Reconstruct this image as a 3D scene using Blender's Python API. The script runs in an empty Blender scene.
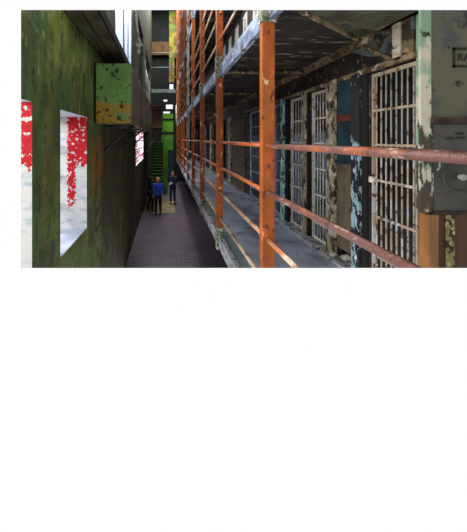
import bpy, bmesh, math, random
from mathutils import Vector, Matrix

# ------------------------------------------------------------------ camera, sky, light, exposure
scene = bpy.context.scene
COL = scene.collection
EYE = 3.45                      # camera height above the corridor floor
cam_d = bpy.data.cameras.new('camera')
cam = bpy.data.objects.new('camera', cam_d)
COL.objects.link(cam)
cam.location = (0, 0, EYE)
cam.rotation_euler = (math.pi / 2, 0, 0)
cam_d.sensor_fit = 'VERTICAL'
cam_d.sensor_height = 36
cam_d.lens = 330 * 36 / 532
cam_d.shift_x = (233.5 - 166) / 532
cam_d.shift_y = -(266 - 139) / 532
cam_d.clip_start = 0.05
scene.camera = cam

scene.view_settings.view_transform = 'Standard'
scene.view_settings.look = 'None'
scene.view_settings.exposure = 0
scene.view_settings.gamma = 1
scene.view_settings.use_curve_mapping = False

# added plain white all round, darkened overhead in place of a roof
SKY_TOP = 0.10
world = bpy.data.worlds.new('white_backdrop_world')
scene.world = world
world.use_nodes = True
nt = world.node_tree
nt.nodes.clear()
wo = nt.nodes.new('ShaderNodeOutputWorld')
bg = nt.nodes.new('ShaderNodeBackground')
tc = nt.nodes.new('ShaderNodeTexCoord')
sx = nt.nodes.new('ShaderNodeSeparateXYZ')
rp = nt.nodes.new('ShaderNodeValToRGB')
rp.color_ramp.elements[0].position = 0.45
rp.color_ramp.elements[0].color = (1.0, 1.0, 1.0, 1)
rp.color_ramp.elements[1].position = 0.62
rp.color_ramp.elements[1].color = (SKY_TOP, SKY_TOP, SKY_TOP * 1.1, 1)
nt.links.new(tc.outputs['Generated'], sx.inputs[0])
nt.links.new(sx.outputs['Z'], rp.inputs[0])
nt.links.new(rp.outputs[0], bg.inputs['Color'])
bg.inputs['Strength'].default_value = 1.0
nt.links.new(bg.outputs[0], wo.inputs['Surface'])


def area(name, loc, target, sx_, sy_, power, color=(1, 1, 1)):
    d = bpy.data.lights.new(name, 'AREA')
    d.shape = 'RECTANGLE'
    d.size, d.size_y = sx_, sy_
    d.energy = power
    d.color = color
    o = bpy.data.objects.new(name, d)
    COL.objects.link(o)
    o.location = loc
    o.rotation_euler = (Vector(target) - Vector(loc)).to_track_quat('-Z', 'Y').to_euler()
    return o


# daylight entering by the windows of the left wall; left side and overhead fill lamps are added
DAY = (0.95, 0.98, 1.0)
area('daylight_near_window', (-3.4, 6.4, 4.2), (1.4, 2.8, 1.98), 1.6, 1.6, 300, DAY)
area('added_left_fill', (-5.5, 1.2, 5.2), (1.6, 4.6, 2.0), 3.0, 3.0, 900, DAY)  # added fill from the open near side, not through a window
area('daylight_high_windows', (-1.9, 8.9, 7.2), (2.1, 8.5, 6.2), 3.0, 2.4, 300, DAY)
area('daylight_far_window', (-1.9, 14.0, 3.4), (1.3, 14.0, 0.4), 3.8, 1.4, 260, DAY)
area('daylight_rear_windows', (-1.9, 20.5, 7.4), (0.4, 20.3, 0.5), 5.0, 2.4, 500, DAY)
area('added_overhead_fill', (0.0, 20.0, 13.6), (0.0, 20.0, 0), 2.0, 9.0, 1500, DAY)  # added lamp above the hall to brighten the far end
area('added_overhead_fill_near', (0.0, 12.5, 11.0), (0.2, 12.5, 0), 1.6, 4.0, 60, DAY)  # weaker added lamp overhead, nearer the camera

# ------------------------------------------------------------------ helpers
R = random.Random(7)
SLOPE = 129 / 330.0            # the place is modelled as far up and down as the photograph shows it


def lin(c):
    out = []
    for v in c[:3]:
        v = v / 255.0
        out.append(v / 12.92 if v <= 0.04045 else ((v + 0.055) / 1.055) ** 2.4)
    return (out[0], out[1], out[2], 1.0)


def box(bm, x0, x1, y0, y1, z0, z1, m=0, bev=0.0):
    vs = [bm.verts.new(p) for p in ((x0, y0, z0), (x1, y0, z0), (x1, y1, z0), (x0, y1, z0),
                                    (x0, y0, z1), (x1, y0, z1), (x1, y1, z1), (x0, y1, z1))]
    fs = []
    for q in ((0, 3, 2, 1), (4, 5, 6, 7), (0, 1, 5, 4), (1, 2, 6, 5), (2, 3, 7, 6), (3, 0, 4, 7)):
        f = bm.faces.new([vs[i] for i in q])
        f.material_index = m
        fs.append(f)
    if bev > 0:
        es = list({e for f in fs for e in f.edges})
        bmesh.ops.bevel(bm, geom=es, offset=bev, segments=2, affect='EDGES', profile=0.6)


def tube(bm, p, q, r, n=10, r2=None):
    p, q = Vector(p), Vector(q)
    r2 = r if r2 is None else r2
    d = (q - p).normalized()
    a = d.orthogonal().normalized()
    b = d.cross(a)
    A, B = [], []
    for i in range(n):
        t = 2 * math.pi * i / n
        o = a * math.cos(t) + b * math.sin(t)
        A.append(bm.verts.new(p + o * r))
        B.append(bm.verts.new(q + o * r2))
    for i in range(n):
        f = bm.faces.new((A[i], A[(i + 1) % n], B[(i + 1) % n], B[i]))
        f.smooth = True
    bm.faces.new(list(reversed(A)))
    bm.faces.new(B)


def prism(bm, pts, vec):
    vec = Vector(vec)
    A = [bm.verts.new(p) for p in pts]
    B = [bm.verts.new(Vector(p) + vec) for p in pts]
    n = len(pts)
    bm.faces.new(A)
    bm.faces.new(list(reversed(B)))
    for i in range(n):
        bm.faces.new((A[i], B[i], B[(i + 1) % n], A[(i + 1) % n]))
    bmesh.ops.recalc_face_normals(bm, faces=bm.faces)


def holed(bm, make, t0, t1, u0, u1, v0, v1, holes, reveal=None):
    """slab between t0 and t1 over (u, v) with rectangular openings; make(t,u,v) -> point"""
    us = sorted({u0, u1, *[min(max(h[i], u0), u1) for h in holes for i in (0, 1)]})
    vs = sorted({v0, v1, *[min(max(h[i], v0), v1) for h in holes for i in (2, 3)]})
    cache = {}

    def V(t, u, v):
        k = (round(t, 5), round(u, 5), round(v, 5))
        if k not in cache:
            cache[k] = bm.verts.new(make(t, u, v))
        return cache[k]

    def hole_of(i, j):
        if i < 0 or j < 0 or i >= len(us) - 1 or j >= len(vs) - 1:
            return -1
        cu, cv = (us[i] + us[i + 1]) / 2, (vs[j] + vs[j + 1]) / 2
        for k, h in enumerate(holes):
            if h[0] < cu < h[1] and h[2] < cv < h[3]:
                return k
        return None
    for i in range(len(us) - 1):
        for j in range(len(vs) - 1):
            if hole_of(i, j) is not None:
                continue
            a, b, c, d = us[i], us[i + 1], vs[j], vs[j + 1]
            bm.faces.new((V(t0, a, c), V(t0, b, c), V(t0, b, d), V(t0, a, d)))
            bm.faces.new((V(t1, a, c), V(t1, a, d), V(t1, b, d), V(t1, b, c)))
            for di, dj, e in ((-1, 0, ((a, c), (a, d))), (1, 0, ((b, c), (b, d))),
                              (0, -1, ((a, c), (b, c))), (0, 1, ((a, d), (b, d)))):
                hk = hole_of(i + di, j + dj)
                if hk is not None:
                    (p, q), (r, s) = e
                    f = bm.faces.new((V(t0, p, q), V(t0, r, s), V(t1, r, s), V(t1, p, q)))
                    if reveal and hk >= 0:
                        f.material_index = reveal(hk, di, dj)
    bmesh.ops.recalc_face_normals(bm, faces=bm.faces)


def trim_to_place(bm):
    for n in (Vector((0, -SLOPE, -1)), Vector((0, -SLOPE, 1)), Vector((-1, -145 / 330.0, 0))):
        o = Vector((0, 0, EYE))
        if not any((v.co - o).dot(n) > 1e-4 for v in bm.verts):
            continue
        r = bmesh.ops.bisect_plane(bm, geom=list(bm.verts) + list(bm.edges) + list(bm.faces), dist=1e-5,
                                   plane_co=o, plane_no=n, clear_outer=True)
        es = [e for e in r['geom_cut'] if isinstance(e, bmesh.types.BMEdge) and e.is_boundary]
        if es:
            bmesh.ops.holes_fill(bm, edges=es, sides=0)


def obj(name, bm, mats, parent=None, cut=True, smooth=False):
    if cut:
        trim_to_place(bm)
    if not bm.verts:
        bm.free()
        return None
    off = None
    if parent is not None:
        off = parent.matrix_world.translation.copy()
        p = parent
        off = Vector((0, 0, 0))
        while p is not None:
            off = off + p.location
            p = p.parent
        bmesh.ops.translate(bm, verts=bm.verts, vec=-off)
    me = bpy.data.meshes.new(name)
    bm.to_mesh(me)
    bm.free()
    for m in (mats if isinstance(mats, (list, tuple)) else [mats]):
        me.materials.append(m)
    if smooth:
        for p in me.polygons:
            p.use_smooth = True
    o = bpy.data.objects.new(name, me)
    COL.objects.link(o)
    o.parent = parent
    return o


def thing(name, loc, label, cat, group=None):
    o = bpy.data.objects.new(name, None)
    o.empty_display_size = 0.1
    COL.objects.link(o)
    o.location = loc
    o['label'] = label
    o['category'] = cat
    if group:
        o['group'] = group
    return o


def tag(o, label, cat, group=None):
    o['label'] = label
    o['category'] = cat
    if group:
        o['group'] = group
    return o


def struct(name, bm, mats, cut=True, label=None, cat=None):
    o = obj(name, bm, mats, None, cut)
    o['kind'] = 'structure'
    if label:
        o['label'] = label
        o['category'] = cat
    return o


def dup(root, loc, label=None):
    r = root.copy()
    COL.objects.link(r)
    r.location = loc
    if label:
        r['label'] = label
    for ch in list(root.children):
        c = ch.copy()
        COL.objects.link(c)
        c.parent = r
        for g in ch.children:
            d = g.copy()
            COL.objects.link(d)
            d.parent = c
    return r


# ------------------------------------------------------------------ materials
def paint(name, base, layers=(), rough=0.7, bump=0.0, bscale=20.0, metal=0.0, spec=0.3):
    """weathered paint: noise patches of other colours over a base.
    layer: (colour, scale, lo, hi, (sx,sy,sz), seed[, gates]); gate = (axis, a, b): fades in from a to b"""
    m = bpy.data.materials.new(name)
    m.use_nodes = True
    n, l = m.node_tree.nodes, m.node_tree.links
    bs = n['Principled BSDF']
    bs.inputs['Roughness'].default_value = rough
    bs.inputs['Metallic'].default_value = metal
    bs.inputs['Specular IOR Level'].default_value = spec
    sep = n.new('ShaderNodeSeparateXYZ')
    t = n.new('ShaderNodeNewGeometry')
    l.new(t.outputs['Position'], sep.inputs[0])
    rgb = n.new('ShaderNodeRGB')
    rgb.outputs[0].default_value = lin(base)
    cur = rgb.outputs[0]
    for L in layers:
        col, sc, lo, hi, st, seed = L[:6]
        mp = n.new('ShaderNodeMapping')
        mp.inputs['Scale'].default_value = st
        mp.inputs['Location'].default_value = (seed * 1.37, seed * 2.11, seed * 0.73)
        l.new(t.outputs['Position'], mp.inputs[0])
        nz = n.new('ShaderNodeTexNoise')
        nz.inputs['Scale'].default_value = sc
        nz.inputs['Detail'].default_value = 5
        nz.inputs['Roughness'].default_value = 0.62
        l.new(mp.outputs[0], nz.inputs['Vector'])
        r = n.new('ShaderNodeMapRange')
        r.inputs['From Min'].default_value = lo
        r.inputs['From Max'].default_value = hi
        src = nz.outputs['Fac']
        for g in (L[6] if len(L) > 6 else ()):
            gr = n.new('ShaderNodeMapRange')
            gr.inputs['From Min'].default_value = g[1]
            gr.inputs['From Max'].default_value = g[2]
            gr.inputs['To Min'].default_value = -0.5
            gr.inputs['To Max'].default_value = 0.0
            l.new(sep.outputs['XYZ'.index(g[0])], gr.inputs['Value'])
            ad = n.new('ShaderNodeMath')
            ad.operation = 'ADD'
            l.new(src, ad.inputs[0])
            l.new(gr.outputs[0], ad.inputs[1])
            src = ad.outputs[0]
        l.new(src, r.inputs['Value'])
        mx = n.new('ShaderNodeMix')
        mx.data_type = 'RGBA'
        l.new(r.outputs[0], mx.inputs['Factor'])
        l.new(cur, mx.inputs['A'])
        mx.inputs['B'].default_value = lin(col)
        cur = mx.outputs['Result']
    l.new(cur, bs.inputs['Base Color'])
    if bump > 0:
        nz = n.new('ShaderNodeTexNoise')
        nz.inputs['Scale'].default_value = bscale
        nz.inputs['Detail'].default_value = 4
        l.new(t.outputs['Position'], nz.inputs['Vector'])
        bp = n.new('ShaderNodeBump')
        bp.inputs['Strength'].default_value = bump
        bp.inputs['Distance'].default_value = 0.03
        l.new(nz.outputs['Fac'], bp.inputs['Height'])
        l.new(bp.outputs[0], bs.inputs['Normal'])
    return m


def jamb_paint(name, xmin, zlow, dripx, dripw, dripz, chip):
    """white limewash with red paint peeling off it: red above zlow and right of xmin, one run down at dripx"""
    m = bpy.data.materials.new(name)
    m.use_nodes = True
    n, l = m.node_tree.nodes, m.node_tree.links
    bs = n['Principled BSDF']
    bs.inputs['Roughness'].default_value = 0.8
    bs.inputs['Specular IOR Level'].default_value = 0.2
    t = n.new('ShaderNodeTexCoord')
    sep = n.new('ShaderNodeSeparateXYZ')
    l.new(t.outputs['Object'], sep.inputs[0])

    def noise(sc, seed, st=(1, 1, 1)):
        mp = n.new('ShaderNodeMapping')
        mp.inputs['Location'].default_value = (seed, seed * .7, seed * 1.3)
        mp.inputs['Scale'].default_value = st
        l.new(t.outputs['Object'], mp.inputs[0])
        z = n.new('ShaderNodeTexNoise')
        z.inputs['Scale'].default_value = sc
        z.inputs['Detail'].default_value = 4
        l.new(mp.outputs[0], z.inputs['Vector'])
        return z.outputs['Fac']

    def M(op, a, b=None):
        k = n.new('ShaderNodeMath')
        k.operation = op
        for i, v in enumerate((a, b)):
            if v is None:
                continue
            if isinstance(v, (int, float)):
                k.inputs[i].default_value = v
            else:
                l.new(v, k.inputs[i])
        return k.outputs[0]
    n1 = M('MULTIPLY', M('SUBTRACT', noise(14, 3), 0.5), 0.35)
    n2 = M('MULTIPLY', M('SUBTRACT', noise(26, 9), 0.5), 0.16)
    X = M('ADD', sep.outputs['X'], n2)
    Z = M('ADD', sep.outputs['Z'], n1)
    A = M('MULTIPLY', M('GREATER_THAN', X, xmin), M('GREATER_THAN', Z, zlow))
    Bd = M('MULTIPLY', M('LESS_THAN', M('ABSOLUTE', M('SUBTRACT', X, dripx)), dripw), M('GREATER_THAN', Z, dripz))
    red = M('MAXIMUM', A, Bd)
    red = M('MULTIPLY', red, M('LESS_THAN', noise(17, 21), chip))
    w = n.new('ShaderNodeMix')
    w.data_type = 'RGBA'
    w.inputs['A'].default_value = lin((184, 182, 177))
    w.inputs['B'].default_value = lin((146, 158, 164))
    st = n.new('ShaderNodeMapRange')
    st.inputs['From Min'].default_value = 0.52
    st.inputs['From Max'].default_value = 0.7
    l.new(noise(7, 33, (1, 1, 2.5)), st.inputs['Value'])
    l.new(st.outputs[0], w.inputs['Factor'])
    rd = n.new('ShaderNodeMix')
    rd.data_type = 'RGBA'
    rd.inputs['A'].default_value = lin((146, 6, 16))
    rd.inputs['B'].default_value = lin((186, 30, 40))
    l.new(noise(12, 41), rd.inputs['Factor'])
    mx = n.new('ShaderNodeMix')
    mx.data_type = 'RGBA'
    l.new(red, mx.inputs['Factor'])
    l.new(w.outputs['Result'], mx.inputs['A'])
    l.new(rd.outputs['Result'], mx.inputs['B'])
    l.new(mx.outputs['Result'], bs.inputs['Base Color'])
    return m


def brick_floor(name):
    m = bpy.data.materials.new(name)
    m.use_nodes = True
    n, l = m.node_tree.nodes, m.node_tree.links
    bs = n['Principled BSDF']
    t = n.new('ShaderNodeTexCoord')
    b = n.new('ShaderNodeTexBrick')
    b.inputs['Scale'].default_value = 2.0
    b.inputs['Color1'].default_value = lin((100, 84, 94))
    b.inputs['Color2'].default_value = lin((62, 48, 58))
    b.inputs['Mortar'].default_value = lin((128, 124, 138))
    b.inputs['Mortar Size'].default_value = 0.03
    l.new(t.outputs['Object'], b.inputs['Vector'])
    nz = n.new('ShaderNodeTexNoise')
    nz.inputs['Scale'].default_value = 1.1
    nz.inputs['Detail'].default_value = 4
    l.new(t.outputs['Object'], nz.inputs['Vector'])
    mx = n.new('ShaderNodeMix')
    mx.data_type = 'RGBA'
    mr = n.new('ShaderNodeMapRange')
    mr.inputs['From Min'].default_value = 0.45
    mr.inputs['From Max'].default_value = 0.75
    l.new(nz.outputs['Fac'], mr.inputs['Value'])
    l.new(mr.outputs[0], mx.inputs['Factor'])
    l.new(b.outputs['Color'], mx.inputs['A'])
    mx.inputs['B'].default_value = lin((104, 78, 84))
    l.new(mx.outputs['Result'], bs.inputs['Base Color'])
    rr = n.new('ShaderNodeMapRange')
    rr.inputs['To Min'].default_value = 0.22
    rr.inputs['To Max'].default_value = 0.42
    l.new(nz.outputs['Fac'], rr.inputs['Value'])
    l.new(rr.outputs[0], bs.inputs['Roughness'])
    bp = n.new('ShaderNodeBump')
    bp.inputs['Strength'].default_value = 0.4
    bp.inputs['Distance'].default_value = 0.01
    l.new(b.outputs['Fac'], bp.inputs['Height'])
    bp.invert = True
    l.new(bp.outputs[0], bs.inputs['Normal'])
    return m


V3 = (1, 1, 1)
M = {}
M['wall_green'] = paint('stained_shaded_green_plaster', (88, 102, 44), [
    ((138, 146, 60), 1.6, 0.40, 0.70, (1, 1, 0.45), 1, [('Z', 3.5, 4.2)]),  # brighter light on the upper wall put into the colour
    ((54, 84, 48), 2.2, 0.40, 0.66, (1, 1, 0.35), 4),
    ((100, 80, 40), 2.6, 0.50, 0.72, (1, 1.4, 0.3), 8),
    ((128, 84, 22), 2.4, 0.30, 0.52, (1, 1.6, 0.3), 12, [('Y', 4.6, 4.95), ('Z', 2.2, 2.75), ('Y', 6.3, 5.8), ('Z', 3.75, 3.4)]),
    ((56, 47, 38), 1.8, 0.24, 0.52, (1, 1, 0.4), 15, [('Y', 4.9, 6.0)]),  # dark stains that also carry the far wall's shade in their colour
    ((58, 62, 32), 3.2, 0.50, 0.64, (1, 1, 0.6), 18),
    ((46, 50, 30), 9.0, 0.57, 0.68, (1, 1, 0.6), 31),
    ((150, 156, 84), 7.0, 0.58, 0.70, (1, 1, 0.7), 35, [('Z', 3.5, 4.1), ('Y', 5.2, 4.4)]),
    ((50, 40, 30), 5.0, 0.52, 0.62, (1, .6, 1), 27, [('Y', 4.4, 5.2), ('Z', 2.9, 2.4)]),  # dark blotches low down, shade of the lower wall painted in
    ((150, 132, 96), 9.0, 0.64, 0.74, (1, 1, 0.25), 22)], rough=0.75, bump=0.8, bscale=9)
M['jamb_far'] = jamb_paint('red_peeling_limewash', -1.375, 3.09, -1.312, 0.05, 2.52, 0.60)
M['jamb_near'] = jamb_paint('red_peeling_limewash_near', -1.20, 3.25, -1.13, 0.03, 3.2, 0.59)
M['sill'] = paint('dusty_white_sill', (190, 196, 208), [((170, 178, 196), 4, 0.5, 0.7, V3, 2)], rough=0.8)
M['ledge'] = paint('stained_brown_boards', (70, 62, 40), [
    ((48, 40, 30), 3, 0.42, 0.62, (2, .5, 1), 3), ((64, 84, 56), 4, 0.52, 0.7, (2, .6, 1), 5)], rough=0.8)
M['black_gap'] = paint('gap_black', (20, 19, 17), rough=0.9)  # shade of the gaps put in as solid black strips
M['duct_green'] = paint('green_paint_rusting', (98, 136, 68), [
    ((84, 118, 56), 3, 0.4, 0.65, V3, 2),
    ((140, 112, 36), 2.2, 0.36, 0.42, (1, 1, 1.2), 6, [('Z', 4.16, 3.96)]),
    ((34, 40, 24), 13, 0.57, 0.63, V3, 9),
    ((96, 74, 40), 9, 0.62, 0.7, V3, 13)], rough=0.6, bump=0.15)
M['duct_side'] = paint('dull_brown_sheet_metal', (118, 106, 80), [
    ((80, 70, 52), 2.4, 0.42, 0.62, (1, .5, 1), 4)], rough=0.33, metal=0.25)
M['rust_brown'] = paint('rust_brown_sheet', (74, 48, 32), [((54, 36, 26), 3, 0.4, 0.6, V3, 4)], rough=0.75)
M['dark_iron'] = paint('dark_iron', (44, 42, 38), [((70, 58, 46), 8, 0.55, 0.7, V3, 4)], rough=0.6, metal=0.3)
M['orange'] = paint('orange_post_paint', (146, 74, 17), [
    ((118, 52, 13), 4, 0.42, 0.65, (1, 1, .5), 3),
    ((184, 92, 40), 7, 0.57, 0.70, (1, 1, .5), 7),
    ((74, 38, 20), 15, 0.58, 0.66, (1, 1, .7), 11),
    ((196, 170, 130), 11, 0.63, 0.68, (1, 1, .6), 14)], rough=0.55, bump=0.15, bscale=40)
M['post_pale'] = paint('pale_flaked_post_paint', (164, 160, 156), [
    ((160, 80, 34), 5, 0.54, 0.6, (1, 1, .5), 3), ((96, 90, 84), 9, 0.52, 0.62, (1, 1, .5), 7)], rough=0.6)
M['bracket'] = paint('mossy_peeling_bracket_paint', (122, 126, 104), [
    ((60, 66, 50), 18, 0.47, 0.55, V3, 3), ((176, 174, 158), 22, 0.56, 0.62, V3, 6),
    ((140, 84, 44), 14, 0.58, 0.64, V3, 9)], rough=0.7, bump=0.4, bscale=40)
M['rail_rust'] = paint('rusty_rail_brown', (100, 64, 56), [
    ((150, 78, 40), 6, 0.53, 0.62, (1, .35, 1), 3),
    ((180, 88, 40), 5, 0.30, 0.42, (1, .35, 1), 5, [('Y', 2.45, 2.62)]),
    ((164, 140, 126), 12, 0.58, 0.66, (1, .5, 1), 8),
    ((66, 44, 38), 10, 0.56, 0.64, (1, .5, 1), 14)], rough=0.5, bump=0.25, bscale=50)
M['rail_orange'] = paint('orange_rail_chipped', (176, 98, 56), [
    ((150, 118, 92), 4, 0.46, 0.54, (1, .4, 1), 3),
    ((206, 188, 164), 7, 0.55, 0.62, (1, .5, 1), 6),
    ((112, 56, 30), 9, 0.58, 0.66, (1, .5, 1), 9)], rough=0.55, bump=0.25, bscale=50)
M['rail_pale'] = paint('pale_rail_chipped', (170, 148, 126), [
    ((176, 96, 52), 5, 0.48, 0.56, (1, .4, 1), 3), ((110, 96, 84), 8, 0.55, 0.62, (1, .5, 1), 7)], rough=0.6)
M['slab'] = paint('grey_blue_gallery_concrete', (168, 174, 194), [
    ((104, 108, 122), 2.2, 0.42, 0.66, (1, .6, 1), 3),
    ((124, 152, 140), 2.6, 0.42, 0.6, (1, .35, 1), 5, [('X', 1.15, 0.95)]),
    ((154, 154, 158), 4, 0.56, 0.72, (1, .6, 1), 9),
    ((84, 84, 90), 14, 0.62, 0.7, V3, 12)], rough=0.55, bump=0.15, bscale=30)
M['slab_edge'] = paint('chipped_grey_edge', (160, 162, 168), [
    ((96, 94, 90), 9, 0.50, 0.58, (1, .5, 1), 3), ((70, 62, 54), 16, 0.58, 0.64, V3, 8)], rough=0.7)
M['fascia'] = paint('pale_blue_peeling_fascia', (150, 162, 186), [
    ((92, 104, 128), 5, 0.45, 0.6, (1, .5, 1), 3), ((70, 62, 54), 11, 0.56, 0.64, (1, .5, 1), 6),
    ((198, 204, 214), 8, 0.56, 0.66, (1, .5, 1), 10)], rough=0.65)
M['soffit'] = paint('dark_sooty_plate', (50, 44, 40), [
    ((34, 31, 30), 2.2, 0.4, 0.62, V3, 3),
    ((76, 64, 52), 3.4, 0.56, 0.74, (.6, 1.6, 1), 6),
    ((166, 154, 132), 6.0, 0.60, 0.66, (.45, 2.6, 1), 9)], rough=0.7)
M['soffit_olive'] = paint('olive_flaking_plate', (84, 84, 68), [
    ((60, 56, 46), 3, 0.45, 0.62, V3, 3), ((116, 112, 88), 4, 0.55, 0.66, V3, 5),
    ((30, 26, 22), 6, 0.60, 0.66, V3, 8)], rough=0.75)
M['cream_beam'] = paint('cream_flaking_beam', (124, 108, 80), [
    ((74, 58, 42), 9, 0.48, 0.55, (1, .6, 1), 3), ((186, 172, 142), 12, 0.56, 0.64, (1, .6, 1), 6),
    ((40, 32, 26), 15, 0.60, 0.66, V3, 9)], rough=0.75, bump=0.3, bscale=30)
M['white_beam'] = paint('dirty_white_beam', (190, 180, 160), [
    ((146, 128, 104), 6, 0.5, 0.64, (1, .5, 1), 4), ((70, 58, 46), 10, 0.64, 0.68, V3, 9)], rough=0.7)
M['cell_wall'] = paint('blackened_cell_front', (46, 42, 38), [
    ((26, 24, 23), 2.8, 0.42, 0.6, V3, 3), ((92, 78, 60), 7, 0.57, 0.66, V3, 6),
    ((196, 192, 178), 10, 0.67, 0.69, V3, 10)], rough=0.8, bump=0.4, bscale=14)
M['brick_mottle'] = paint('mottled_old_masonry', (86, 74, 58), [
    ((44, 38, 32), 9, 0.48, 0.56, V3, 3), ((136, 124, 104), 11, 0.58, 0.66, V3, 6)], rough=0.85, bump=0.4)
M['turq'] = paint('turquoise_peeling', (140, 184, 188), [
    ((36, 34, 34), 8, 0.50, 0.535, (1.6, 1.6, .8), 3), ((196, 212, 210), 10, 0.55, 0.62, V3, 7)], rough=0.7)
M['blue_peel'] = paint('light_blue_peeling', (138, 166, 176), [
    ((28, 28, 32), 9, 0.46, 0.50, (1.6, 1.6, .8), 5), ((204, 214, 218), 9, 0.60, 0.66, V3, 7),
    ((34, 32, 32), 4, 0.38, 0.46, V3, 9, [('Z', 3.2, 3.5)])], rough=0.7)
M['cream_peel'] = paint('cream_peeling_post', (146, 134, 110), [
    ((58, 44, 34), 9, 0.50, 0.55, (1.4, 1.4, .6), 3), ((190, 184, 168), 8, 0.54, 0.64, V3, 7),
    ((34, 30, 28), 12, 0.56, 0.64, (1, 1, .6), 12)], rough=0.75)
M['pilaster'] = paint('pale_pilaster_peeling', (172, 166, 150), [
    ((112, 136, 112), 2.6, 0.30, 0.40, (1, 1, .8), 3, [('Z', 3.82, 4.0)]),
    ((120, 144, 124), 5, 0.55, 0.60, (1, 1, .7), 6),
    ((82, 60, 46), 6, 0.36, 0.44, (1, 1, .8), 9, [('Z', 3.25, 2.95)]),
    ((58, 52, 46), 8, 0.46, 0.50, (1.5, 1.5, .7), 12, [('Z', 3.75, 3.55)]),
    ((72, 52, 40), 14, 0.63, 0.67, V3, 15)], rough=0.7, bump=0.2)
M['bars_white'] = paint('white_barred_door_paint', (206, 200, 194), [
    ((150, 136, 120), 9, 0.52, 0.62, V3, 3), ((96, 66, 46), 16, 0.60, 0.66, V3, 6)], rough=0.6)
M['bars_tan'] = paint('tan_barred_door_paint', (152, 136, 116), [
    ((176, 170, 166), 7, 0.48, 0.58, (1, 1, .6), 3, [('Z', 3.6, 3.2)]), ((84, 58, 40), 15, 0.54, 0.60, V3, 6)], rough=0.6)
M['bars_blue'] = paint('grey_blue_barred_door_paint', (150, 162, 178), [
    ((110, 118, 132), 7, 0.5, 0.62, V3, 3), ((90, 74, 62), 16, 0.62, 0.68, V3, 6)], rough=0.6)
M['cell_blue'] = paint('blue_cell_paint', (150, 174, 214), [
    ((110, 134, 170), 3, 0.45, 0.6, V3, 3), ((54, 44, 38), 4, 0.32, 0.44, V3, 6, [('Z', 3.35, 3.6)]),
    ((150, 160, 178), 9, 0.58, 0.66, V3, 10)], rough=0.75)
M['cell_teal'] = paint('dark_teal_cell_paint', (34, 62, 76), [
    ((20, 30, 38), 3, 0.4, 0.6, V3, 3), ((32, 28, 34), 3.0, 0.30, 0.42, V3, 6, [('Z', 3.4, 3.1)])], rough=0.75)
M['teal_panel'] = paint('deep_teal_door_paint', (27, 52, 64), [
    ((22, 34, 42), 3.2, 0.48, 0.62, V3, 3), ((42, 70, 80), 4, 0.58, 0.7, V3, 8)], rough=0.6)
M['taupe'] = paint('taupe_board', (98, 84, 70), [((76, 64, 54), 3, .45, .62, V3, 3), ((52, 44, 36), 9, .62, .68, V3, 7)], rough=0.75)
M['strap_red'] = paint('red_brown_strap', (82, 40, 26), [((40, 24, 20), 8, .5, .62, V3, 3)], rough=0.7)
M['panel_brown'] = paint('torn_brown_panel', (96, 78, 56), [
    ((84, 96, 96), 2.4, 0.48, 0.54, V3, 3), ((48, 38, 30), 5, 0.52, 0.58, V3, 6), ((140, 116, 80), 5, 0.60, 0.66, V3, 11)], rough=0.8)
M['olive_grey'] = paint('olive_grey_painted_wall', (78, 76, 62), [
    ((62, 62, 60), 1.7, 0.44, 0.5, V3, 3), ((104, 100, 78), 2.4, 0.52, 0.6, V3, 5, [('Z', 4.2, 3.7)]),
    ((58, 70, 66), 2.2, 0.4, 0.46, V3, 8, [('Z', 4.3, 4.42)]),
    ((38, 28, 22), 7, 0.60, 0.63, V3, 12),
    ((34, 36, 32), 6, 0.45, 0.50, V3, 16, [('Z', 4.22, 4.32), ('X', 2.2, 2.35)])], rough=0.6)
M['lock_plate'] = paint('dark_grey_lock_plate', (66, 64, 58), [
    ((50, 50, 47), 2, 0.42, 0.6, V3, 3), ((40, 32, 26), 11, 0.64, 0.68, V3, 8)], rough=0.5, metal=0.2)
M['seam'] = paint('rusted_seam', (58, 40, 28), [((30, 24, 20), 7, .45, .6, V3, 2)], rough=0.8)
M['brown_door'] = paint('varnished_brown_door', (66, 40, 18), [
    ((46, 28, 13), 3, 0.42, 0.62, (2.5, 1, .4), 3)], rough=0.55)
M['tan_edge'] = paint('tan_door_stile', (112, 74, 40), [((140, 92, 50), 4, .45, .6, (2, 1, .4), 3)], rough=0.6)
M['mottle_strip'] = paint('mottled_green_cream_strip', (110, 104, 66), [
    ((40, 30, 20), 16, 0.48, 0.54, V3, 3), ((150, 144, 104), 18, 0.58, 0.64, V3, 7)], rough=0.8)
M['ink'] = paint('black_sign_paint', (26, 24, 20), [((60, 58, 48), 12, .62, .68, V3, 3)], rough=0.7)
M['plaster_bit'] = paint('fallen_plaster', (170, 160, 146), [((110, 100, 90), 9, .5, .6, V3, 3)], rough=0.9)
M['floor'] = brick_floor('dark_brick_paving')
M['floor_patch'] = paint('worn_ochre_screed', (150, 134, 96), [
    ((112, 104, 84), 2.4, .48, .62, V3, 3), ((92, 80, 78), 4, .58, .68, V3, 6)], rough=0.45)
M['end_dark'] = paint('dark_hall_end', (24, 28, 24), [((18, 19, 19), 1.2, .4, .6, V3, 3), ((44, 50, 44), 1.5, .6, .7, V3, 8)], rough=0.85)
M['green_bright'] = paint('bright_green_panel', (86, 146, 24), [((60, 116, 24), 1.6, .45, .62, V3, 3)], rough=0.6)
M['green_stair'] = paint('dark_green_stair', (58, 88, 34), [((36, 56, 26), 3, .45, .6, V3, 3)], rough=0.65)
M['door_teal'] = paint('dark_teal_end_door', (26, 54, 52), [((16, 32, 34), 2, .45, .6, V3, 3)], rough=0.6)
M['yellow_col'] = paint('yellow_green_flaking', (150, 140, 34), [
    ((110, 88, 50), 1.6, .46, .54, V3, 3), ((96, 140, 44), 1.4, .54, .62, V3, 7)], rough=0.7)
M['brown_band'] = paint('brown_timber_band', (96, 66, 30), [((66, 44, 24), 2, .45, .6, V3, 3)], rough=0.75)
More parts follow.
